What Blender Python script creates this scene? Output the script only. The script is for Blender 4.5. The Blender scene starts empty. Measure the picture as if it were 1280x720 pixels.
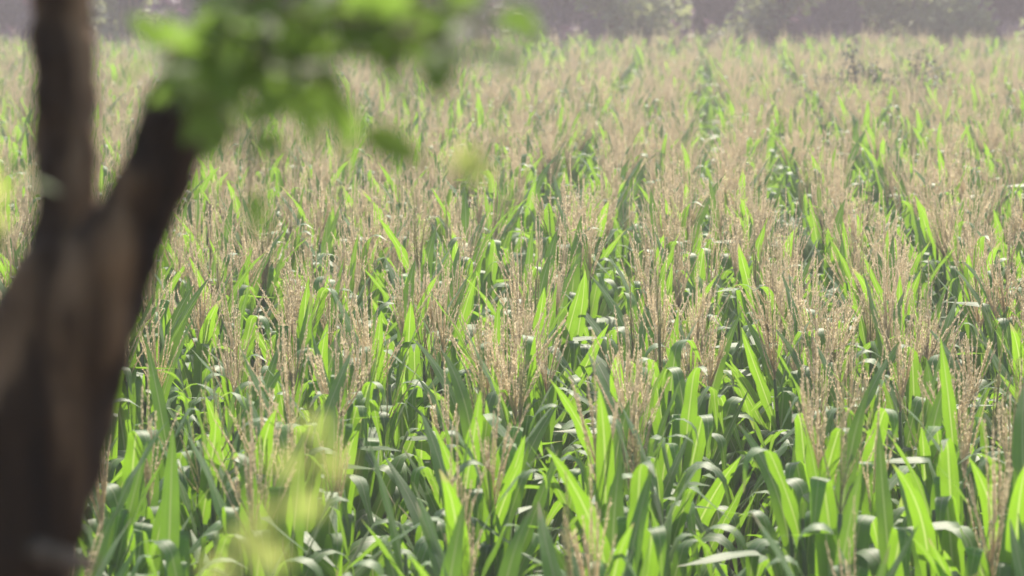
import bpy, math, random
import numpy as np
from mathutils import Vector, Matrix, noise, Euler

random.seed(7)
rng = np.random.default_rng(7)
R = math.radians
S = bpy.context.scene
C = S.collection

# ------------------------------------------------------------------ camera, sky, sun, exposure
F = 3500.0                      # focal length in pixels of the 1280 px wide photograph
CAM = Vector((0, 0, 3.7))
PITCH = math.atan((360 + 50) / F)
FOCUS = 13.4
cam = bpy.data.cameras.new('camera')
cam.sensor_width = 36
cam.lens = F / 1280 * 36
cam.clip_end = 3000
cam.dof.use_dof = True
cam.dof.focus_distance = FOCUS
cam.dof.aperture_fstop = 3.4
camo = bpy.data.objects.new('camera', cam)
camo.location = CAM
camo.rotation_euler = (R(90) - PITCH, 0, 0)
C.objects.link(camo)
S.camera = camo

SUN_EL, SUN_AZ = R(50), R(14)    # azimuth measured from +Y (straight ahead) towards +X
w = bpy.data.worlds.new('World')
S.world = w
w.use_nodes = True
nt = w.node_tree
bg = nt.nodes['Background']
sky = nt.nodes.new('ShaderNodeTexSky')
sky.sky_type = 'NISHITA'
sky.sun_disc = False
sky.sun_elevation = SUN_EL
sky.sun_rotation = SUN_AZ
sky.dust_density = 3.0
sky.air_density = 1.0
nt.links.new(sky.outputs[0], bg.inputs[0])
bg.inputs[1].default_value = 0.14

sun = bpy.data.lights.new('sun', 'SUN')
sun.energy = 4.7
sun.angle = R(0.5)
sun.color = (1.0, 0.91, 0.76)
suno = bpy.data.objects.new('sun', sun)
sd = Vector((math.sin(SUN_AZ) * math.cos(SUN_EL), math.cos(SUN_AZ) * math.cos(SUN_EL), math.sin(SUN_EL)))
suno.rotation_euler = sd.to_track_quat('Z', 'Y').to_euler()
suno.location = (0, 30, 40)
C.objects.link(suno)

S.view_settings.view_transform = 'Standard'
S.view_settings.look = 'None'
S.view_settings.gamma = 1
S.view_settings.use_curve_mapping = False
S.view_settings.exposure = 0.84
cy = S.cycles
cy.use_denoising = True
cy.max_bounces = 10
cy.diffuse_bounces = 5
cy.glossy_bounces = 2
cy.transmission_bounces = 5
cy.volume_bounces = 0
cy.transparent_max_bounces = 8
cy.caustics_reflective = False
cy.caustics_refractive = False
cy.sample_clamp_indirect = 6
cy.sample_clamp_direct = 0

fwd = Vector((0, math.cos(PITCH), -math.sin(PITCH)))
upv = Vector((0, math.sin(PITCH), math.cos(PITCH)))


def at(px, py, d):
    """world point seen at pixel (px, py) of the 1280x720 photograph, d metres down the view axis"""
    return CAM + fwd * d + Vector((1, 0, 0)) * ((px - 640) / F * d) + upv * ((360 - py) / F * d)


# ------------------------------------------------------------------ materials
def new_mat(name):
    m = bpy.data.materials.new(name)
    m.use_nodes = True
    n = m.node_tree
    n.nodes.clear()
    out = n.nodes.new('ShaderNodeOutputMaterial')
    return m, n, out


def ramp(n, stops):
    r = n.nodes.new('ShaderNodeValToRGB')
    el = r.color_ramp.elements
    while len(el) < len(stops):
        el.new(0.5)
    for e, (p, c) in zip(el, stops):
        e.position = p
        e.color = (*c, 1)
    return r


def leafy(name, lo, hi, trans, tmix, rough=0.4, spec=0.5, midrib=None, sat_noise=6.0, sheen=0.0):
    """diffuse + gloss + light shining through; the tint varies from plant to plant and along the blade"""
    m, n, out = new_mat(name)
    L = n.links.new
    oi = n.nodes.new('ShaderNodeObjectInfo')
    tc = n.nodes.new('ShaderNodeTexCoord')
    nz = n.nodes.new('ShaderNodeTexNoise')
    nz.inputs['Scale'].default_value = sat_noise
    nz.inputs['Detail'].default_value = 3
    L(tc.outputs['Object'], nz.inputs['Vector'])
    ad = n.nodes.new('ShaderNodeMath'); ad.operation = 'MULTIPLY_ADD'
    L(oi.outputs['Random'], ad.inputs[0]); ad.inputs[1].default_value = 0.5
    sub = n.nodes.new('ShaderNodeMath'); sub.operation = 'MULTIPLY_ADD'
    L(nz.outputs['Fac'], sub.inputs[0]); sub.inputs[1].default_value = 1.0; sub.inputs[2].default_value = -0.25
    L(sub.outputs[0], ad.inputs[2])
    rp = ramp(n, [(0.1, lo), (0.9, hi)])
    L(ad.outputs[0], rp.inputs[0])
    col = rp.outputs[0]
    rt = ramp(n, [(0.1, tuple(c * 0.75 for c in trans)), (0.9, trans)])
    L(ad.outputs[0], rt.inputs[0])
    tcol = rt.outputs[0]
    bumpout = None
    if midrib:
        uv = n.nodes.new('ShaderNodeUVMap'); uv.uv_map = 'UVMap'
        sp = n.nodes.new('ShaderNodeSeparateXYZ'); L(uv.outputs[0], sp.inputs[0])
        d = n.nodes.new('ShaderNodeMath'); d.operation = 'SUBTRACT'; L(sp.outputs[0], d.inputs[0]); d.inputs[1].default_value = 0.5
        ab = n.nodes.new('ShaderNodeMath'); ab.operation = 'ABSOLUTE'; L(d.outputs[0], ab.inputs[0])
        rr = ramp(n, [(0.025, (1, 1, 1)), (0.07, (0, 0, 0))]); L(ab.outputs[0], rr.inputs[0])
        mx = n.nodes.new('ShaderNodeMix'); mx.data_type = 'RGBA'
        L(rr.outputs[0], mx.inputs['Factor']); L(col, mx.inputs['A']); mx.inputs['B'].default_value = (*midrib, 1)
        # parallel veins
        wv = n.nodes.new('ShaderNodeTexNoise')
        cb = n.nodes.new('ShaderNodeCombineXYZ')
        mu = n.nodes.new('ShaderNodeMath'); mu.operation = 'MULTIPLY'; L(sp.outputs[0], mu.inputs[0]); mu.inputs[1].default_value = 34
        L(mu.outputs[0], cb.inputs[0]); L(sp.outputs[1], cb.inputs[1])
        L(cb.outputs[0], wv.inputs['Vector']); wv.inputs['Scale'].default_value = 1.0
        hs = n.nodes.new('ShaderNodeMix'); hs.data_type = 'RGBA'; hs.blend_type = 'MULTIPLY'
        vr = ramp(n, [(0.35, (0.72, 0.76, 0.7)), (0.65, (1.1, 1.08, 1.05))]); L(wv.outputs['Fac'], vr.inputs[0])
        hs.inputs['Factor'].default_value = 0.8
        L(mx.outputs['Result'], hs.inputs['A']); L(vr.outputs[0], hs.inputs['B'])
        col = hs.outputs['Result']
        h2 = n.nodes.new('ShaderNodeMix'); h2.data_type = 'RGBA'; h2.blend_type = 'MULTIPLY'; h2.inputs['Factor'].default_value = 0.8
        L(tcol, h2.inputs['A']); L(vr.outputs[0], h2.inputs['B'])
        tcol = h2.outputs['Result']
        h3 = n.nodes.new('ShaderNodeMix'); h3.data_type = 'RGBA'
        L(rr.outputs[0], h3.inputs['Factor']); L(tcol, h3.inputs['A']); h3.inputs['B'].default_value = (0.42, 0.56, 0.16, 1)
        tcol = h3.outputs['Result']
        tn = n.nodes.new('ShaderNodeMath'); tn.operation = 'MULTIPLY_ADD'
        L(nz.outputs['Fac'], tn.inputs[0]); tn.inputs[1].default_value = 0.5
        tv = n.nodes.new('ShaderNodeMath'); tv.operation = 'MULTIPLY_ADD'
        L(oi.outputs['Random'], tv.inputs[0]); tv.inputs[1].default_value = 0.12; L(sp.outputs[1], tv.inputs[2])
        L(tv.outputs[0], tn.inputs[2])
        tr_ = ramp(n, [(0.62, (0, 0, 0)), (0.68, (1, 1, 1))])
        hf_ = n.nodes.new('ShaderNodeMath'); hf_.operation = 'MULTIPLY'; L(tn.outputs[0], hf_.inputs[0]); hf_.inputs[1].default_value = 0.49
        L(hf_.outputs[0], tr_.inputs[0])
        for nm_ in ('c', 't'):
            hx = n.nodes.new('ShaderNodeMix'); hx.data_type = 'RGBA'; L(tr_.outputs[0], hx.inputs['Factor'])
            L(col if nm_ == 'c' else tcol, hx.inputs['A']); hx.inputs['B'].default_value = (0.36, 0.29, 0.15, 1)
            if nm_ == 'c': col = hx.outputs['Result']
            else: tcol = hx.outputs['Result']
        bp = n.nodes.new('ShaderNodeBump'); bp.inputs['Strength'].default_value = 0.25; bp.inputs['Distance'].default_value = 0.002
        L(wv.outputs['Fac'], bp.inputs['Height'])
        bumpout = bp.outputs[0]
    p = n.nodes.new('ShaderNodeBsdfPrincipled')
    p.inputs['Roughness'].default_value = rough
    p.inputs['Specular IOR Level'].default_value = spec
    L(col, p.inputs['Base Color'])
    if sheen:
        p.inputs['Sheen Weight'].default_value = sheen
        p.inputs['Sheen Roughness'].default_value = 0.45
        p.inputs['Sheen Tint'].default_value = (1.0, 0.92, 0.98, 1)
        p.inputs['Coat Weight'].default_value = 0.2
        p.inputs['Coat Roughness'].default_value = 0.5
    t = n.nodes.new('ShaderNodeBsdfTranslucent')
    L(tcol, t.inputs['Color'])
    if bumpout:
        L(bumpout, p.inputs['Normal'])
    ms = n.nodes.new('ShaderNodeMixShader')
    ms.inputs[0].default_value = tmix
    L(p.outputs[0], ms.inputs[1]); L(t.outputs[0], ms.inputs[2])
    L(ms.outputs[0], out.inputs[0])
    return m


M_LEAF = leafy('corn_leaf', (0.045, 0.13, 0.018), (0.08, 0.19, 0.028), (0.28, 0.53, 0.025), 0.5, 0.56, 0.8, midrib=(0.16, 0.22, 0.09), sheen=0.12)
M_STALK = leafy('corn_stalk', (0.10, 0.17, 0.05), (0.15, 0.21, 0.07), (0.2, 0.3, 0.05), 0.15, 0.5, 0.4)
M_TASSEL = leafy('corn_tassel', (0.48, 0.41, 0.28), (0.66, 0.57, 0.40), (0.86, 0.74, 0.51), 0.6, 0.7, 0.2, sat_noise=30)
M_TASSELG = leafy('young_tassel', (0.30, 0.29, 0.15), (0.42, 0.39, 0.20), (0.62, 0.58, 0.30), 0.45, 0.7, 0.2, sat_noise=30)
M_FORE = leafy('tree_leaf', (0.04, 0.09, 0.02), (0.07, 0.14, 0.03), (0.27, 0.44, 0.07), 0.55, 0.5, 0.35, sat_noise=4)
M_SHOOT = leafy('shoot_leaf', (0.10, 0.15, 0.04), (0.15, 0.20, 0.05), (0.58, 0.67, 0.19), 0.55, 0.5, 0.4, sat_noise=4)  # sapling leaves; reused to paint a few tree leaves as sunlit
M_FAR_PURPLE = leafy('purple_foliage', (0.11, 0.06, 0.10), (0.19, 0.115, 0.17), (0.28, 0.14, 0.22), 0.3, 0.6, 0.3, sat_noise=1)  # even mauve leaf tint, species not known
M_FAR_GREEN = leafy('bush_foliage', (0.13, 0.16, 0.085), (0.22, 0.24, 0.12), (0.46, 0.52, 0.22), 0.35, 0.6, 0.3, sat_noise=1)
M_FAR_DARK = leafy('shrub_foliage', (0.075, 0.09, 0.075), (0.13, 0.14, 0.115), (0.16, 0.18, 0.12), 0.3, 0.6, 0.3, sat_noise=2)


def bark_mat(name, c0, c1, c2):
    m, n, out = new_mat(name)
    L = n.links.new
    tc = n.nodes.new('ShaderNodeTexCoord')
    mp = n.nodes.new('ShaderNodeMapping')
    mp.inputs['Scale'].default_value = (1, 1, 0.12)
    L(tc.outputs['Object'], mp.inputs[0])
    nz = n.nodes.new('ShaderNodeTexNoise'); nz.inputs['Scale'].default_value = 17; nz.inputs['Detail'].default_value = 6
    L(mp.outputs[0], nz.inputs['Vector'])
    rp = ramp(n, [(0.35, c0), (0.5, c1), (0.68, c2)])
    L(nz.outputs['Fac'], rp.inputs[0])
    p = n.nodes.new('ShaderNodeBsdfPrincipled')
    p.inputs['Roughness'].default_value = 0.9
    p.inputs['Specular IOR Level'].default_value = 0.2
    L(rp.outputs[0], p.inputs['Base Color'])
    b = n.nodes.new('ShaderNodeBump'); b.inputs['Distance'].default_value = 0.012; b.inputs['Strength'].default_value = 0.9
    L(nz.outputs['Fac'], b.inputs['Height']); L(b.outputs[0], p.inputs['Normal'])
    L(p.outputs[0], out.inputs[0])
    return m


M_BARK = bark_mat('bark', (0.010, 0.005, 0.002), (0.045, 0.026, 0.012), (0.26, 0.17, 0.095))
M_TWIG = bark_mat('twig_bark', (0.06, 0.05, 0.03), (0.12, 0.09, 0.06), (0.18, 0.14, 0.1))

m, n, out = new_mat('field_soil')
L = n.links.new
tc = n.nodes.new('ShaderNodeTexCoord')
nz = n.nodes.new('ShaderNodeTexNoise'); nz.inputs['Scale'].default_value = 1.7; nz.inputs['Detail'].default_value = 9
L(tc.outputs['Object'], nz.inputs['Vector'])
rp = ramp(n, [(0.3, (0.07, 0.052, 0.035)), (0.55, (0.13, 0.10, 0.07)), (0.75, (0.12, 0.13, 0.06))])
L(nz.outputs['Fac'], rp.inputs[0])
p = n.nodes.new('ShaderNodeBsdfPrincipled'); p.inputs['Roughness'].default_value = 0.95
L(rp.outputs[0], p.inputs['Base Color'])
b = n.nodes.new('ShaderNodeBump'); b.inputs['Distance'].default_value = 0.05
L(nz.outputs['Fac'], b.inputs['Height']); L(b.outputs[0], p.inputs['Normal'])
L(p.outputs[0], out.inputs[0])
M_SOIL = m


# ------------------------------------------------------------------ mesh helpers
class MB:
    """collects vertices, faces, uvs and material slots; build() links ONE mesh object"""
    def __init__(self):
        self.v, self.f, self.uv, self.mi = [], [], [], []
        self.n = 0

    def add(self, verts, faces, uvs=None, mi=0):
        verts = np.asarray(verts, dtype=float)
        self.v.append(verts)
        for fc in faces:
            self.f.append([i + self.n for i in fc])
            self.mi.append(mi)
        self.uv.append(np.zeros((len(verts), 2)) if uvs is None else np.asarray(uvs, dtype=float))
        self.n += len(verts)

    def merge(self, other, mi):
        self.add(np.concatenate(other.v), other.f, np.concatenate(other.uv), mi)

    def mesh(self, name, mats, smooth=True):
        me = bpy.data.meshes.new(name)
        V = np.concatenate(self.v)
        me.from_pydata(V.tolist(), [], self.f)
        UV = np.concatenate(self.uv)
        ul = me.uv_layers.new(name='UVMap')
        li = np.empty(len(me.loops), dtype=np.int32)
        me.loops.foreach_get('vertex_index', li)
        ul.data.foreach_set('uv', UV[li].ravel())
        for mt in mats:
            me.materials.append(mt)
        if len(mats) > 1:
            me.polygons.foreach_set('material_index', np.array(self.mi, dtype=np.int32))
        me.polygons.foreach_set('use_smooth', np.full(len(me.polygons), smooth))
        me.update()
        return me


def link(name, me, parent=None):
    o = bpy.data.objects.new(name, me)
    C.objects.link(o)
    if parent:
        o.parent = parent
    return o


def empty(name, loc=(0, 0, 0)):
    o = bpy.data.objects.new(name, None)
    o.empty_display_size = 0.1
    o.location = loc
    C.objects.link(o)
    return o


def tag(o, label=None, cat=None, group=None, kind=None):
    if label: o['label'] = label
    if cat: o['category'] = cat
    if group: o['group'] = group
    if kind: o['kind'] = kind
    return o


def frame_of(t):
    t = t / (np.linalg.norm(t) + 1e-9)
    a = np.array([0, 0, 1.0]) if abs(t[2]) < 0.9 else np.array([1.0, 0, 0])
    x = np.cross(a, t); x /= np.linalg.norm(x)
    y = np.cross(t, x)
    return x, y


def tube(mb, pts, rads, seg=6, mi=0):
    pts = np.asarray(pts, dtype=float)
    vs, fs = [], []
    x = None
    for i, pnt in enumerate(pts):
        t = pts[min(i + 1, len(pts) - 1)] - pts[max(i - 1, 0)]
        t = t / (np.linalg.norm(t) + 1e-9)
        if x is None:
            x, y = frame_of(t)
        else:
            x = x - t * np.dot(x, t); x /= np.linalg.norm(x)
            y = np.cross(t, x)
        for k in range(seg):
            a = 2 * math.pi * k / seg
            vs.append(pnt + (x * math.cos(a) + y * math.sin(a)) * rads[i])
    for i in range(len(pts) - 1):
        for k in range(seg):
            a, b2 = i * seg + k, i * seg + (k + 1) % seg
            fs.append([a, b2, b2 + seg, a + seg])
    fs.append(list(range(seg))[::-1])
    fs.append([(len(pts) - 1) * seg + k for k in range(seg)])
    mb.add(vs, fs, None, mi)


# ------------------------------------------------------------------ ground: the raised bank under the camera, the field, the land beyond
def ground_z(x, y):
    bank = 2.2
    if y < 4.6: z = bank
    elif y < 6.9:
        t = (y - 4.6) / 2.3
        z = bank * (1 - (3 * t * t - 2 * t ** 3))
    else: z = 0.0
    return z


xs = np.concatenate([[-1500, -500, -150, -60], np.linspace(-25, 25, 60), [60, 150, 500, 1500]])
ys = np.concatenate([[-600, -100, -30, -10], np.linspace(-4, 8, 60), np.linspace(9, 60, 60), [80, 150, 400, 1000, 2500]])
vs, fs = [], []
for y in ys:
    for x in xs:
        z = ground_z(x, y)
        if abs(x) < 40 and -5 < y < 60:
            z += 0.05 * noise.noise((x * 0.9, y * 0.9, 0)) + 0.025 * noise.noise((x * 4, y * 4, 3))
        vs.append((x, y, z))
nx = len(xs)
for j in range(len(ys) - 1):
    for i in range(nx - 1):
        a = j * nx + i
        fs.append([a, a + 1, a + 1 + nx, a + nx])
g = MB(); g.add(vs, fs)
go = link('ground', g.mesh('ground', [M_SOIL]))
tag(go, kind='structure')


# ------------------------------------------------------------------ corn
def corn_leaf(length, width, th0, fold_at, fold, fold_len, droop, roll, wave, seed):
    """blade in the local frame: leaves the stalk at the origin towards +X, up +Z"""
    r = random.Random(seed)
    ns, nc = 18, 5
    ds = length / ns
    p = np.array([0.0, 0.0, 0.0])
    th = th0
    ph = r.uniform(0, 6)
    side = 0.0
    sidev = r.uniform(-0.6, 0.6)
    vs, uv = [], []
    for i in range(ns + 1):
        t = i / ns
        wd = width * min(1.0, 0.5 + 2.2 * t) * (1 - max(0, (t - 0.32) / 0.68) ** 1.9) + 0.002
        T = np.array([math.sin(th) * math.cos(side), math.sin(th) * math.sin(side), math.cos(th)])
        B = np.array([-math.sin(side), math.cos(side), 0.0])
        N = np.cross(T, B)            # upper surface (towards the stalk / up)
        ra = roll * t
        Bq = B * math.cos(ra) + N * math.sin(ra)
        Nq = -B * math.sin(ra) + N * math.cos(ra)
        vee = max(0.06, 0.45 - 1.1 * t)
        for k in range(nc):
            s = k / (nc - 1) * 2 - 1
            lift = -vee * abs(s) * wd * 0.5
            ed = wave * wd * math.sin(t * 21 + ph + (1.7 if s > 0 else 0)) * abs(s) ** 2 * min(1, t * 3)
            vs.append(p + Bq * s * wd * 0.5 + Nq * (lift + ed))
            uv.append((k / (nc - 1), t))
        th += droop / ns
        if fold > 0 and fold_at <= t < fold_at + fold_len:
            th += fold / max(1, fold_len * ns)
        th = min(th, 3.0)
        side += sidev / ns
        T = np.array([math.sin(th) * math.cos(side), math.sin(th) * math.sin(side), math.cos(th)])
        p = p + T * ds
    fs = []
    for i in range(ns):
        for k in range(nc - 1):
            a = i * nc + k
            fs.append([a, a + 1, a + 1 + nc, a + nc])
    return np.array(vs), fs, uv




def make_tassel(seed, nbr, spread, height):
    r = random.Random(seed)
    mb = MB()
    base_h = 0.10
    branches = [(0.0, 0.0, height, base_h)]
    for k in range(nbr):
        branches.append((r.uniform(0, 2 * math.pi), spread * r.uniform(0.35, 1.15), height * r.uniform(0.55, 0.85), r.uniform(0.0, base_h)))
    tube(mb, [(0, 0, -0.12), (0, 0, 0), (0, 0, base_h)], [0.005, 0.004, 0.003], 5)
    vs, fs = [], []
    for az, sp, ln, z0 in branches:
        p = np.array([0, 0, z0])
        th = sp
        n_ = 7
        pts = [p]
        crv = r.uniform(-0.35, 0.1)
        sidew = r.uniform(-0.15, 0.15)
        for i in range(n_):
            a2 = az + sidew * i / n_
            p = p + np.array([math.sin(th) * math.cos(a2), math.sin(th) * math.sin(a2), math.cos(th)]) * ln / n_
            th += crv / n_ * (1 if sp else 0.2)
            pts.append(p)
        pts = np.array(pts)
        tube(mb, pts, np.linspace(0.0026, 0.0013, len(pts)), 4)
        nsp = int(ln / 0.0048)
        for j in range(nsp):
            t = 0.08 + 0.9 * (j + r.random() * 0.6) / nsp
            q = t * n_
            i = min(int(q), n_ - 1)
            c = pts[i] + (pts[i + 1] - pts[i]) * (q - i)
            T = pts[i + 1] - pts[i]; T = T / np.linalg.norm(T)
            x, y = frame_of(T)
            a = j * 2.4 + r.uniform(-0.6, 0.6)
            o = x * math.cos(a) + y * math.sin(a)
            D = T * 0.95 + o * r.uniform(0.12, 0.5)
            D /= np.linalg.norm(D)
            ax, ay = frame_of(D)
            l2 = 0.0062 * r.uniform(0.75, 1.25); w2 = 0.0020 * r.uniform(0.8, 1.2)
            c = c + o * 0.0012 + D * l2 * 0.6
            b0 = len(vs)
            fa = r.uniform(0, 3.14)
            sx = ax * math.cos(fa) + ay * math.sin(fa)
            up2 = -ax * math.sin(fa) + ay * math.cos(fa)
            vs += [c - D * l2, c + sx * w2 + up2 * w2 * 0.4, c + D * l2, c - sx * w2 + up2 * w2 * 0.4]
            fs.append([b0, b0 + 1, b0 + 2, b0 + 3])
    mb.add(vs, fs)
    return mb


TASSEL_KINDS = [   # branches, spread, height, young, words
    (15, 0.50, 0.43, False, 'full fanned tan tassel'),
    (11, 0.32, 0.42, False, 'narrow upright tan tassel'),
    (19, 0.60, 0.41, False, 'broad bushy tan tassel'),
    (9, 0.44, 0.45, False, 'sparse long tan tassel'),
    (14, 0.37, 0.40, False, 'tight brush-like tan tassel'),
    (6, 0.70, 0.36, True, 'splayed thin tassel'),
    (8, 0.16, 0.40, True, 'closed greenish young tassel'),
]
TASSELS = [make_tassel(100 + i, k[0], k[1], k[2]) for i, k in enumerate(TASSEL_KINDS)]
TASSEL_ME = [t.mesh('tassel', [M_TASSELG if k[3] else M_TASSEL], False) for t, k in zip(TASSELS, TASSEL_KINDS)]


def rot_z(v, a):
    c, s = math.cos(a), math.sin(a)
    m = np.array([[c, -s, 0], [s, c, 0], [0, 0, 1]])
    return v @ m.T


NV = 12


def design_plant(i):
    """parts of one corn plant: stalk and leaves as vertex data, plus the height at which the tassel stands"""
    r = random.Random(500 + i)
    H = 1.82 + r.uniform(-0.05, 0.05)
    parts = []
    st = MB()
    lean = r.uniform(-0.05, 0.05)
    pts = [(lean * (z / H) ** 2, 0, z) for z in np.linspace(-0.05, H, 12)]
    tube(st, pts, np.linspace(0.017, 0.007, 12), 7)
    parts.append(('stalk', st))
    nl = 12
    az = r.uniform(0, 6.28)
    style = i % 4
    for k in range(nl):
        u = k / (nl - 1)
        z = 0.38 + (H - 0.10 - 0.38) * u
        top = max(0, (u - 0.6) / 0.4)
        length = (0.67 + 0.23 * math.sin(math.pi * min(1, u * 1.15))) * (1 - 0.22 * top) * r.uniform(0.9, 1.1)
        width = (0.094 - 0.028 * top) * r.uniform(0.88, 1.12)
        th0 = R(r.uniform(9, 22) - 6 * top)
        pf = [0.96, 0.8, 0.62, 0.9][style]
        if k == nl - 1: pf *= 0.5
        if r.random() < pf:
            fold_at = r.uniform(0.36, 0.66); fold = R(r.uniform(110, 165)); fl = r.choice([0.06, 0.1, 0.2, 0.3]); droop = R(r.uniform(5, 30))
        else:
            fold_at, fold, fl, droop = 0.5, 0, 0.1, R(r.uniform(4, 45))
        v, f, uv = corn_leaf(length, width, th0, fold_at, fold, fl, droop, r.uniform(-0.45, 0.45), r.uniform(0.03, 0.10), r.random())
        a = az + (math.pi if k % 2 else 0) + r.uniform(-0.5, 0.5)
        v = rot_z(v, a) + np.array([lean * (z / H) ** 2 + 0.004 * math.cos(a), 0.004 * math.sin(a), z])
        lf = MB(); lf.add(v, f, uv)
        parts.append(('leaf', lf))
    return parts, H, lean


DESIGNS = [design_plant(i) for i in range(NV)]
DESIGN_ME = []
for parts, H, lean in DESIGNS:
    DESIGN_ME.append([(nm, mb.mesh(nm, [M_STALK if nm == 'stalk' else M_LEAF])) for nm, mb in parts])

# rows: pairs of rows with a wider lane between the pairs, running away from the camera and a little to the right
ROW_T = math.tan(R(3.9))
plants = []     # x, y, design, tassel (or -1), rotation, scale, tilt
u0 = 0.66
for k in range(-62, 64):
    for s in ((0.29,) if k not in (0, 1) else (0.29,) if k == 0 else (0.35,)):
        wob = 0.26 if k < 0 or k > 1 else 0.05
        y = 7.35 + random.uniform(0, 0.2)
        while y < 57.5:
            u = u0 + 0.58 * k + s + random.gauss(0, 0.055) + wob * noise.noise((k * 0.9 + s, y * 0.12, 2.0))
            x = u + y * ROW_T
            if abs(x) < 0.183 * y * 1.25 + 1.6:
                nzv = noise.noise((x * 0.35, y * 0.22, 5.0))
                pt = (0.62 if y < 16 else 0.90) + 0.6 * nzv
                if y < 9.2: pt = 0.13
                elif y < 11.0: pt = 0.45 + 0.3 * nzv
                if y > 46: pt *= 0.5
                if x < 0 and y > 11: pt *= 0.86
                ti = -1
                if random.random() < pt:
                    ti = random.choices(range(7), [5, 4, 4, 3, 4, 1.2, 1.6])[0]
                    if y < 10.5: ti = random.choices(range(7), [2, 4, 0.5, 3, 3, 2, 3])[0]
                sc = 1.0 + 0.05 * noise.noise((x * 0.5, y * 0.5, 9.0)) + random.uniform(-0.05, 0.05)
                if y < 8.6: sc *= 0.95
                plants.append((x, y, random.randrange(NV), ti, random.uniform(0, 6.283), sc, random.uniform(-0.07, 0.07), random.uniform(-0.07, 0.07)))
            y += 0.155 + random.uniform(-0.05, 0.06)


def seen(x, y, z):
    q = Vector((x, y, z)) - CAM
    d = q.dot(fwd)
    return 640 + q.x * F / d, 360 - q.dot(upv) * F / d, d


near, rest = [], []
for pl in sorted(plants, key=lambda q: q[1]):
    x, y = pl[0], pl[1]
    px, py, d = seen(x, y, 1.95 * pl[5])
    if len(near) < 300 and -25 < px < 1305 and py < 740 and not (px < 60 and py > 380):
        near.append((pl, px, py))
    else:
        rest.append(pl)

GROUP = 'corn plants in the near rows of the field'
FOLD_WORDS = ['folded leaves', 'upright leaves', 'spear leaves', 'arching leaves']
ORD = 'first second third fourth fifth sixth seventh eighth ninth tenth eleventh twelfth thirteenth fourteenth fifteenth'.split()
front = sorted((q for q in near if q[0][3] >= 0 and 0 < q[1] < 1280), key=lambda q: q[0][1])[:15]
front = {id(q[0]): k for k, q in enumerate(sorted(front, key=lambda q: q[1]))}
ZONES = [(300, 'close to the trunk'), (480, 'behind the pale sapling'), (760, 'right of the sapling'), (1010, 'beside the green lane'), (9999, 'by the right edge')]


def corn_label(pl, px, py):
    di, ti = pl[2], pl[3]
    if id(pl) in front:
        return 'corn plant with ' + TASSEL_KINDS[ti][4] + ', ' + ORD[front[id(pl)]] + ' from the left among frontmost tassels'
    zone = next(z for lim, z in ZONES if px < lim)
    band = 'frontmost rows' if pl[1] < 9.6 else 'deeper rows' if pl[1] < 12.5 else 'sharp rows'
    if ti < 0:
        return 'corn plant without tassel, ' + FOLD_WORDS[di % 4] + ', ' + zone + ', ' + band
    return 'corn plant, ' + TASSEL_KINDS[ti][4].replace(' tan', '') + ', ' + FOLD_WORDS[di % 4] + ', ' + zone + ', ' + band


labels = {}
for q in near:
    labels.setdefault(corn_label(*q), []).append(q)
label_of = {}
for text, qs in labels.items():
    qs.sort(key=lambda q: q[1])
    for k, q in enumerate(qs):
        if len(qs) == 1: pre = ''
        elif k == 0: pre = 'leftmost '
        elif k == len(qs) - 1: pre = 'rightmost '
        elif len(qs) == 3: pre = 'middle '
        else: pre = None
        label_of[id(q[0])] = pre + text if pre is not None else text.replace('corn plant', ORD[k] + ' corn plant from left', 1)

for pl, px, py in near:
    x, y, di, ti, rz, sc, tx, ty = pl
    root = empty('corn_plant', (x, y, ground_z(x, y)))
    root.rotation_euler = (tx, ty, rz)
    root.scale = (sc, sc, sc)
    tag(root, label_of[id(pl)], 'corn plant', GROUP)
    for nm, me in DESIGN_ME[di]:
        link(nm, me, root)
    if ti >= 0:
        t = link('tassel', TASSEL_ME[ti], root)
        t.location = (DESIGNS[di][2], 0, DESIGNS[di][1] - 0.02)
        if TASSEL_KINDS[ti][3]: t['label'] = TASSEL_KINDS[ti][4]

# the rest of the field: ONE object, its plants set out by geometry nodes
combos = {}
far = MB()
far_var = []
pick_of = {}
for pl in rest:
    key = (pl[2], pl[3])
    if key not in pick_of:
        pick_of[key] = len(pick_of)
for (di, ti), idx in pick_of.items():
    n0 = far.n
    for nm, mb in DESIGNS[di][0]:
        far.merge(mb, 0 if nm == 'leaf' else 1)
    if ti >= 0:
        tb = TASSELS[ti]
        far.add(np.concatenate(tb.v) + np.array([DESIGNS[di][2], 0, DESIGNS[di][1] - 0.02]), tb.f, None, 3 if TASSEL_KINDS[ti][3] else 2)
    far_var += [idx] * (far.n - n0)
nb = far.n
far.add([(pl[0], pl[1], 0.0) for pl in rest], [])
me = far.mesh('corn_beyond', [M_LEAF, M_STALK, M_TASSEL, M_TASSELG])
print('far source verts', far.n, 'instances', len(rest), 'near', len(near), 'last near y', near[-1][0][1])
at_var = me.attributes.new('variant', 'INT', 'POINT')
at_var.data.foreach_set('value', np.array(far_var + [-1] * len(rest), dtype=np.int32))
at_pick = me.attributes.new('pick', 'INT', 'POINT')
at_pick.data.foreach_set('value', np.array([0] * nb + [pick_of[(pl[2], pl[3])] for pl in rest], dtype=np.int32))
at_rot = me.attributes.new('turn', 'FLOAT_VECTOR', 'POINT')
at_rot.data.foreach_set('vector', np.array([[0, 0, 0]] * nb + [[pl[6], pl[7], pl[4]] for pl in rest], dtype=np.float32).ravel())
at_scl = me.attributes.new('size', 'FLOAT', 'POINT')
at_scl.data.foreach_set('value', np.array([1.0] * nb + [pl[5] for pl in rest], dtype=np.float32))
fo = link('corn_crop', me)
tag(fo, 'mass of tasselled corn filling the field as far as the tree line', 'corn crop', None, 'stuff')
ng = bpy.data.node_groups.new('set_out_corn', 'GeometryNodeTree')
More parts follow.
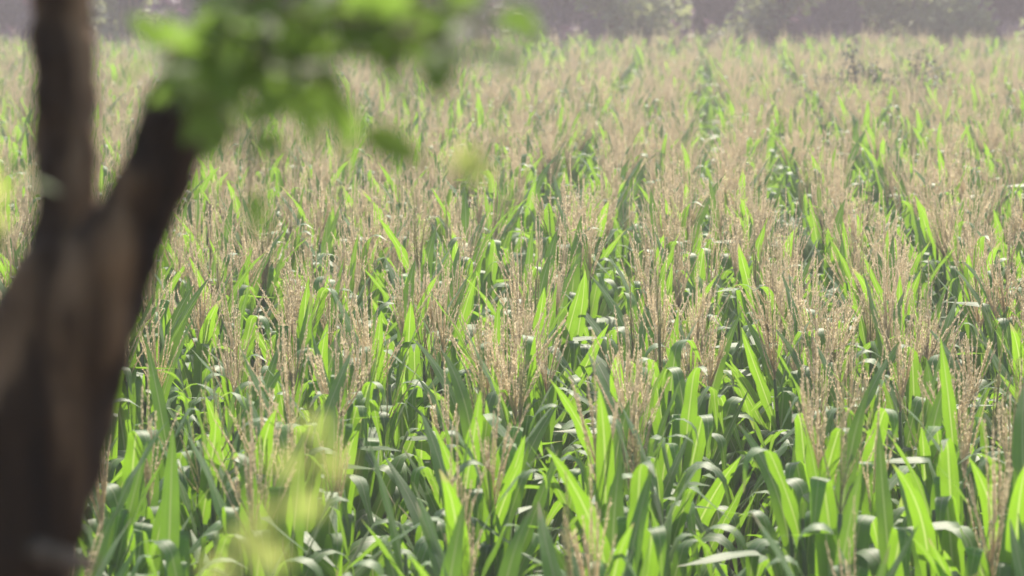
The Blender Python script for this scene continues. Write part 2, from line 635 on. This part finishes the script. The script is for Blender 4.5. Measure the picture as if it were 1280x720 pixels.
ng.interface.new_socket('Geometry', in_out='INPUT', socket_type='NodeSocketGeometry')
ng.interface.new_socket('Geometry', in_out='OUTPUT', socket_type='NodeSocketGeometry')
N = ng.nodes
gi, gout = N.new('NodeGroupInput'), N.new('NodeGroupOutput')


def attr(name, typ):
    a = N.new('GeometryNodeInputNamedAttribute'); a.data_type = typ; a.inputs[0].default_value = name
    return a.outputs[0]


va = attr('variant', 'INT')
cmpn = N.new('FunctionNodeCompare'); cmpn.data_type = 'INT'; cmpn.operation = 'GREATER_EQUAL'
ng.links.new(va, cmpn.inputs[2]); cmpn.inputs[3].default_value = 0
sep = N.new('GeometryNodeSeparateGeometry'); sep.domain = 'POINT'
ng.links.new(gi.outputs[0], sep.inputs[0]); ng.links.new(cmpn.outputs[0], sep.inputs['Selection'])
spl = N.new('GeometryNodeSplitToInstances'); spl.domain = 'POINT'
ng.links.new(sep.outputs[0], spl.inputs[0]); ng.links.new(va, spl.inputs['Group ID'])
iop = N.new('GeometryNodeInstanceOnPoints')
ng.links.new(sep.outputs[1], iop.inputs['Points'])
ng.links.new(spl.outputs[0], iop.inputs['Instance'])
iop.inputs['Pick Instance'].default_value = True
ng.links.new(attr('pick', 'INT'), iop.inputs['Instance Index'])
e2r = N.new('FunctionNodeEulerToRotation')
ng.links.new(attr('turn', 'FLOAT_VECTOR'), e2r.inputs[0])
ng.links.new(e2r.outputs[0], iop.inputs['Rotation'])
ng.links.new(attr('size', 'FLOAT'), iop.inputs['Scale'])
ng.links.new(iop.outputs[0], gout.inputs[0])
md = fo.modifiers.new('set_out_corn', 'NODES')
md.node_group = ng


# ------------------------------------------------------------------ the tree line behind the field
def leaf_cloud(mb, blobs, count, size, seed):
    r = random.Random(seed)
    vs, fs = [], []
    wts = [b_[1] ** 2 for b_ in blobs]
    for i in range(count):
        c, rad, sq = r.choices(blobs, wts)[0]
        d = Vector((r.gauss(0, 1), r.gauss(0, 1), r.gauss(0, 1))).normalized() * rad * (r.random() ** 0.45)
        d.z *= sq
        p = Vector(c) + d
        s = size * r.uniform(0.6, 1.4)
        e = Euler((r.uniform(-1, 1), r.uniform(-1, 1), r.uniform(0, 6.28))).to_matrix()
        b0 = len(vs)
        for a, b2 in ((-1, 0), (-0.2, -0.42), (1, 0), (-0.2, 0.42)):
            vs.append(p + e @ Vector((a * s * 0.5, b2 * s, 0.1 * s * abs(b2))))
        fs.append([b0, b0 + 1, b0 + 2, b0 + 3])
    mb.add([tuple(v) for v in vs], fs)


def tree_meshes(seed, h, rad, low, mat, count, size):
    r = random.Random(seed)
    tr = MB()
    top = h * 0.75
    tube(tr, [(0, 0, -0.2), (0.03, 0.02, h * 0.2), (r.uniform(-.1, .1), r.uniform(-.1, .1), h * 0.45), (0, 0, top)], [0.14, 0.11, 0.08, 0.03], 8)
    blobs = []
    for k in range(15):
        a = k * 2.4 + r.uniform(-.4, .4)
        z = low + (h - low) * (0.08 + 0.85 * ((k * 0.618) % 1))
        q = rad * r.uniform(0.3, 0.85) * (1 - 0.4 * (z / h))
        c = (math.cos(a) * q, math.sin(a) * q, z)
        blobs.append((c, rad * r.uniform(0.32, 0.52), 0.8))
        z0 = max(low * 0.6, z - q * 0.9)
        tube(tr, [(0, 0, min(z0, top)), (c[0] * 0.5, c[1] * 0.5, (z0 + z) / 2 + 0.1), c], [0.05, 0.035, 0.012], 6)
    cr = MB()
    leaf_cloud(cr, blobs, count, size, seed + 1)
    return tr.mesh('trunk', [M_BARK]), cr.mesh('crown', [mat], False)


PURPLE = [tree_meshes(30 + i, 4.6, 2.1, 0.2, M_FAR_PURPLE, 10000, 0.2) for i in range(3)]
BUSH = [tree_meshes(60 + i, 4.2, 1.3, 0.2, M_FAR_GREEN, 5200, 0.13) for i in range(3)]
tree_spots = [   # photo x, distance, kind, scale, what singles it out
    (-60, 60.8, 'b', 1.0, 'pale bush at the far field edge, left of the near trunk'),
    (40, 67, 'p', 1.0, 'purple tree at the far field edge behind the near trunk'),
    (165, 60.5, 'b', 1.1, 'pale bush at the far field edge between the forks of the near trunk'),
    (270, 67, 'p', 1.1, 'purple tree at the far field edge behind the leafy branch'),
    (420, 61, 'b', 1.1, 'pale bush at the far field edge hidden by the leafy branch'),
    (540, 67, 'p', 1.0, 'purple tree at the far field edge beyond the branch tips'),
    (690, 67, 'p', 1.05, 'narrow purple tree just right of the branch tips'),
    (768, 60.5, 'b', 0.95, 'grey-green bush left of the widest purple tree'),
    (870, 67, 'p', 1.2, 'widest purple tree, at the middle of the far tree line'),
    (975, 60.5, 'b', 0.85, 'yellowish green bush right of the widest purple tree'),
    (1032, 67, 'p', 0.9, 'purple tree between two pale bushes, behind the dark shrub'),
    (1085, 60.8, 'b', 0.8, 'small grey-green bush straight behind the dark shrub'),
    (1145, 67, 'p', 1.0, 'purple tree right of the small bush behind the dark shrub'),
    (1215, 60.8, 'b', 0.95, 'pale green bush near the right end of the tree line'),
    (1300, 67, 'p', 1.1, 'purple tree at the right end of the tree line'),
    (1390, 60.8, 'b', 1.1, 'pale bush beyond the right end of the tree line'),
    (-170, 67, 'p', 1.1, 'purple tree at the left end of the tree line'),
    (1068, 70, 'p', 1.2, 'purple tree right behind the small grey-green bush'),
    (-90, 76, 'p', 1.5, 'tall purple tree in the back row, furthest left'),
    (90, 74, 'p', 1.45, 'tall purple tree in the back row behind the near trunk'),
    (215, 77, 'p', 1.5, 'tall purple tree in the back row behind the cut side branch'),
    (345, 75, 'p', 1.45, 'tall purple tree in the back row behind the thick of the leafy branch'),
    (480, 77, 'p', 1.5, 'tall purple tree in the back row behind the outer part of the leafy branch'),
    (610, 74, 'p', 1.4, 'tall purple tree in the back row just past the branch tips'),
    (735, 77, 'p', 1.5, 'tall purple tree in the back row behind the grey-green bush'),
    (825, 74, 'p', 1.45, 'tall purple tree in the back row left of the widest purple tree'),
    (935, 76, 'p', 1.5, 'tall purple tree in the back row behind the yellowish green bush'),
    (1060, 75, 'p', 1.45, 'tall purple tree in the back row above the dark shrub'),
    (1185, 77, 'p', 1.5, 'tall purple tree in the back row near the right edge of the photo'),
    (1310, 75, 'p', 1.5, 'tall purple tree in the back row, furthest right'),
]
for i, (px, d, kd, sc, lab) in enumerate(tree_spots):
    pt = at(px, 40, d)
    root = empty('purple_tree' if kd == 'p' else 'bush', (pt.x, pt.y, 0))
    if kd == 'b': sc *= 1.65
    root.scale = (sc, sc, sc)
    root.rotation_euler.z = i * 1.9
    tag(root, lab, 'tree' if kd == 'p' else 'bush', 'purple trees behind the field' if kd == 'p' else 'pale bushes behind the field')
    tr, cr = (PURPLE if kd == 'p' else BUSH)[i % 3]
    link('trunk', tr, root); link('crown', cr, root)

# a dark straggly shrub standing among the far corn
pt = at(1105, 100, 36.0)
root = tag(empty('shrub', (pt.x, pt.y, 0)), 'dark straggly shrub standing above the far corn', 'shrub')
tr, cr = MB(), MB()
r = random.Random(5)
blobs = []
for k in range(15):
    px = -0.75 + 1.5 * k / 14
    zt = [2.25, 2.2, 2.3, 2.62, 2.42, 2.35, 2.38, 2.2, 2.25, 2.15, 2.3, 2.56, 2.45, 2.2, 2.25][k]
    tube(tr, [(px * 0.3, 0, 0), (px * 0.7, r.uniform(-.1, .1), zt * 0.6), (px, r.uniform(-.15, .15), zt)], [0.02, 0.014, 0.005], 5)
    blobs.append(((px, 0, zt - 0.14), 0.15, 1.1))
    blobs.append(((px, 0.05, zt - 0.36), 0.17, 1.1))
leaf_cloud(cr, blobs, 1500, 0.05, 3)
link('stem', tr.mesh('stem', [M_BARK]), root); link('foliage', cr.mesh('foliage', [M_FAR_DARK], False), root)


# ------------------------------------------------------------------ the near tree
TD = 3.2
pxm = F / TD
base = at(-110, 1600, TD); base.z = ground_z(base.x, base.y) - 0.1
root = tag(empty('tree', (base.x, base.y, base.z + 0.1)), 'near dark forked tree trunk with a leafy side branch', 'tree')
o0 = root.location
chain = [(-110, 1560, 150), (-75, 1150, 125), (-48, 900, 118), (-15, 720, 112), (25, 580, 112), (58, 470, 104), (85, 385, 94)]
left = [(84, 310, 55), (83, 240, 45), (81, 150, 43), (76, 40, 42), (70, -120, 40), (60, -400, 36), (75, -800, 30), (110, -1200, 18)]
right = [(152, 302, 50), (184, 240, 52), (216, 170, 50), (240, 108, 46), (248, 88, 44)]
verts, rad, edges = [base - o0], [165 / pxm], []
for px, py, rp_ in chain:
    verts.append(at(px, py, TD) - o0); rad.append(rp_ / pxm); edges.append((len(verts) - 2, len(verts) - 1))
fork = len(verts) - 1
for br in (left, right):
    prev = fork
    for px, py, rp_ in br:
        verts.append(at(px, py, TD - (0.05 if br is right else 0)) - o0); rad.append(rp_ / pxm)
        edges.append((prev, len(verts) - 1)); prev = len(verts) - 1
# a few limbs high above the frame that carry the crown
i5 = fork + 6
limb_tips = []
for a, b2, c2 in ((-60, -1000, -0.75), (-360, -1050, 0.3), (120, -1250, -0.5), (150, -1600, -0.2), (-180, -1600, -0.3)):
    v = at(a, b2, TD + c2) - o0
    mid = (verts[i5] + v) / 2 + Vector((0, 0, -0.04))
    verts += [mid, v]; rad += [0.018, 0.008]
    edges += [(i5, len(verts) - 2), (len(verts) - 2, len(verts) - 1)]
    limb_tips.append((mid, v))
me = bpy.data.meshes.new('trunk')
me.from_pydata([tuple(v) for v in verts], edges, [])
tk = link('trunk', me, root)
me.skin_vertices.new() if hasattr(me.skin_vertices, 'new') else None
sk = tk.modifiers.new('skin', 'SKIN')
sk.use_smooth_shade = True
if not me.skin_vertices:
    bpy.context.view_layer.objects.active = tk
for i, sv in enumerate(me.skin_vertices[0].data):
    sv.radius = (rad[i], rad[i])
    sv.use_root = (i == 0)
ss = tk.modifiers.new('sub', 'SUBSURF'); ss.levels = 3; ss.render_levels = 3
tx = bpy.data.textures.new('bark_relief', 'CLOUDS'); tx.noise_scale = 0.05; tx.noise_depth = 3
dm = tk.modifiers.new('relief', 'DISPLACE'); dm.texture = tx; dm.strength = 0.03; dm.mid_level = 0.5
me.materials.append(M_BARK)


def ovate_leaf(mb, p, direction, normal, length, width, curl, seed):
    r = random.Random(seed)
    T = direction.normalized()
    B = T.cross(normal).normalized()
    Nn = B.cross(T)
    ns, nc = 6, 3
    vs, fs, uv = [], [], []
    for i in range(ns + 1):
        t = i / ns
        wd = width * 0.5 * math.sin(math.pi * min(1, t ** 0.8 * 1.0)) ** 0.8 if 0 < t < 1 else 0.001
        c = p + T * (length * t) - Nn * (curl * length * t * t)
        for k in (-1, 0, 1):
            vs.append(tuple(c + B * (k * wd) + Nn * (0.18 * abs(k) * wd)))
            uv.append(((k + 1) / 2, t))
    for i in range(ns):
        for k in range(2):
            a = i * 3 + k
            fs.append([a, a + 1, a + 4, a + 3])
    mb.add(vs, fs, uv)


def leafy_twig(tw, lv, pts, leaf_len, gap, seed, r0=0.004, spread=1.0, start=0.15):
    """a twig along pts with alternate leaves"""
    r = random.Random(seed)
    pts = [Vector(p) for p in pts]
    fine = []
    for i in range(len(pts) - 1):
        for j in range(4):
            fine.append(pts[i].lerp(pts[i + 1], j / 4))
    fine.append(pts[-1])
    tube(tw, [tuple(q) for q in fine], np.linspace(r0, 0.0012, len(fine)), 5)
    tot = sum((fine[i + 1] - fine[i]).length for i in range(len(fine) - 1))
    s, i, acc, side = tot * start, 0, 0.0, 1
    while s < tot:
        while i < len(fine) - 2 and acc + (fine[i + 1] - fine[i]).length < s:
            acc += (fine[i + 1] - fine[i]).length; i += 1
        seg = fine[i + 1] - fine[i]
        q = fine[i] + seg * min(1, (s - acc) / max(seg.length, 1e-6))
        T = seg.normalized()
        ax = Vector((r.gauss(0, 1), r.gauss(0, 1), r.gauss(0, 0.5))).normalized()
        d = (T * 0.5 + T.cross(ax).normalized() * spread + Vector((0, 0, -0.3))).normalized()
        nrm = Vector((r.gauss(0, 0.45), r.gauss(-0.4, 0.6), 0.7)).normalized()
        if abs(nrm.dot(d)) > 0.9: nrm = Vector((0.4, -0.9, 0.1))
        ovate_leaf(lv, q + d * 0.008, d, nrm, leaf_len * r.uniform(0.7, 1.2), leaf_len * r.uniform(0.42, 0.6), r.uniform(0, 0.35), r.random())
        s += gap * r.uniform(0.6, 1.4)


tw, lv = MB(), MB()
stub = [(240, 100), (225, 120), (250, 110), (235, 130)]
shoots = [   # pixel path and depth of each shoot that grows from the cut side branch
    [(240, 100, 3.15), (275, 40, 2.9), (330, -30, 2.6), (380, -120, 2.5)],
    [(245, 100, 3.15), (320, 60, 2.8), (400, 30, 2.5), (480, 20, 2.4), (580, 15, 2.35)],
    [(245, 105, 3.15), (300, 90, 2.8), (370, 75, 2.6), (440, 70, 2.5), (520, 80, 2.45)],
    [(240, 100, 3.15), (270, 20, 2.8), (330, -10, 2.6), (430, -20, 2.5), (540, 5, 2.4), (640, 25, 2.4)],
    [(245, 110, 3.12), (280, 130, 2.7), (300, 170, 2.6), (325, 225, 2.55)],
    [(245, 100, 3.15), (330, 30, 2.7), (420, 20, 2.5), (500, 50, 2.4), (570, 70, 2.4)],
    [(240, 95, 3.15), (215, 60, 2.8), (195, 75, 2.7)],
    [(245, 100, 3.15), (290, 60, 2.7), (380, 90, 2.5), (420, 110, 2.5)],
    [(300, 40, 2.8), (420, 0, 2.6), (560, -20, 2.5), (630, 0, 2.45)],
    [(245, 105, 3.15), (300, 30, 2.7), (360, 10, 2.5), (520, 40, 2.35), (600, 70, 2.3)],
    [(420, 0, 2.5), (480, 20, 2.45), (560, 40, 2.4), (630, 35, 2.4)],
    [(380, -120, 2.5), (470, -60, 2.5), (560, 0, 2.45), (610, 60, 2.4)],
    [(430, -20, 2.5), (520, 30, 2.45), (560, 70, 2.4), (580, 90, 2.4)],
    [(240, 105, 3.12), (262, 80, 2.8), (290, 30, 2.6), (330, 60, 2.5), (360, 110, 2.5)],
]
for i, path in enumerate(shoots):
    leafy_twig(tw, lv, [at(*q) - o0 for q in path], 0.047, 0.031, 900 + i, 0.006)
# the low sprig with one dark drooping leaf and one painted pale as sunlit
leafy_twig(tw, lv, [at(*q) - o0 for q in [(245, 105, 3.15), (330, 80, 2.7), (400, 90, 2.5), (430, 115, 2.5), (450, 150, 2.5)]], 0.06, 0.05, 33, 0.003, 0.6, 0.85)
ovate_leaf(lv, at(450, 163, 2.5) - o0, at(530, 200, 2.5) - at(450, 163, 2.5), Vector((0.1, -0.8, 0.6)), 0.066, 0.036, 0.1, 4)
pl_ = MB()
ovate_leaf(pl_, at(566, 188, 2.3) - o0, at(608, 222, 2.3) - at(566, 188, 2.3), Vector((0.2, -1.0, -0.2)), 0.040, 0.028, 0.1, 5)
link('pale_leaf', pl_.mesh('pale_leaf', [M_SHOOT]), root)  # yellower leaf material stands in for sun shining through this leaf
link('shoot', tw.mesh('shoot', [M_TWIG]), root)
link('foliage', lv.mesh('foliage', [M_FORE]), root)
tw, lv = MB(), MB()
# twig left of the trunk, reaching in from the limb outside the frame
leafy_twig(tw, lv, [at(*q) - o0 for q in [(60, 420, 3.25), (-30, 380, 3.1), (-40, 300, 2.9), (0, 240, 2.8), (15, 215, 2.8)]], 0.05, 0.022, 55, 0.005, 0.8, 0.6)
for a, b2, ln in (((-25, 232), (40, 245), 0.042), ((-20, 262), (30, 300), 0.04), ((-30, 215), (20, 190), 0.036)):
    p0, p1 = at(*a, 2.7) - o0, at(*b2, 2.65) - o0
    pl_ = MB()
    ovate_leaf(pl_, p0, p1 - p0, Vector((0.1, -1.0, -0.2)), ln, ln * 0.7, 0.1, a[1])
    link('pale_leaf', pl_.mesh('pale_leaf', [M_SHOOT]), root)  # brighter material than the foliage puts sunlight into these leaves' colour
link('twig', tw.mesh('twig', [M_TWIG]), root)
link('foliage', lv.mesh('foliage', [M_FORE]), root)
st_ = MB()
tube(st_, [tuple(at(*q) - o0) for q in [(20, 680, 3.17), (70, 695, 3.08), (112, 706, 3.04), (118, 708, 3.035)]], [0.016, 0.013, 0.010, 0.006], 8)
link('branch_stub', st_.mesh('branch_stub', [M_TWIG]), root)
tw, lv = MB(), MB()
# the crown above the frame
for i, (mid, v) in enumerate(limb_tips):
    for k in range(7):
        r = random.Random(i * 31 + k)
        e = v + Vector((r.uniform(-.35, .35), r.uniform(-.35, .35), r.uniform(-.1, .4)))
        leafy_twig(tw, lv, [mid.lerp(v, r.uniform(.3, 1)), (v + e) / 2 + Vector((0, 0, .05)), e], 0.065, 0.02, i * 50 + k, 0.004)
link('crown_twig', tw.mesh('crown_twig', [M_TWIG]), root)
link('crown', lv.mesh('crown', [M_FORE]), root)

# ------------------------------------------------------------------ the pale shoot at the lower left, close to the camera
SD = 1.95
b3 = at(250, 900, SD)
root = tag(empty('sapling', (b3.x, b3.y, ground_z(b3.x, b3.y))), 'blurred pale yellow-green leafy sapling in front of the corn', 'sapling')
o1 = root.location
tw, lv = MB(), MB()
stem = [Vector((0, 0, -0.05)), Vector((0.01, 0, 0.3)), at(255, 850, SD) - o1, at(285, 730, SD) - o1, at(340, 650, SD) - o1, at(385, 570, SD) - o1, at(398, 520, SD) - o1]
tube(tw, [tuple(v) for v in stem], [0.006, 0.005, 0.004, 0.003, 0.0025, 0.002, 0.001], 6)
leafs = [((398, 520), (385, 562), 0), ((385, 575), (340, 588), 1), ((392, 575), (448, 584), 2), ((358, 626), (325, 645), 3), ((365, 622), (405, 642), 4),
         ((330, 665), (290, 680), 5), ((318, 680), (350, 705), 6), ((285, 705), (245, 722), 7), ((280, 740), (240, 790), 8), ((275, 760), (320, 800), 9)]
for (a, b2, k) in leafs:
    p0, p1 = at(*a, SD) - o1, at(*b2, SD + random.uniform(-.03, .03)) - o1
    ovate_leaf(lv, p0, p1 - p0, Vector((random.uniform(-.3, .3), -1.0, random.uniform(-0.35, 0.1))), 0.027, 0.022, 0.15, k)
link('stem', tw.mesh('stem', [M_TWIG]), root)
link('foliage', lv.mesh('foliage', [M_SHOOT]), root)

# ------------------------------------------------------------------ haze
HAZE = True
if HAZE:
    x0, x1, y0, y1, z0, z1 = -1600, 1600, -700, 2600, -1.0, 9.5
    hv = [(x, y, z) for x in (x0, x1) for y in (y0, y1) for z in (z0, z1)]
    hf = [[0, 1, 3, 2], [4, 6, 7, 5], [0, 4, 5, 1], [2, 3, 7, 6], [0, 2, 6, 4], [1, 5, 7, 3]]
    m, n, out = new_mat('haze')
    v = n.nodes.new('ShaderNodeVolumePrincipled')
    v.inputs['Density'].default_value = 0.0034
    v.inputs['Color'].default_value = (0.91, 0.86, 0.90, 1)
    v.inputs['Anisotropy'].default_value = 0.2
    n.links.new(v.outputs[0], out.inputs['Volume'])
    hb = MB(); hb.add(hv, hf)
    ho = link('haze', hb.mesh('haze', [m], False))
    tag(ho, kind='stuff')
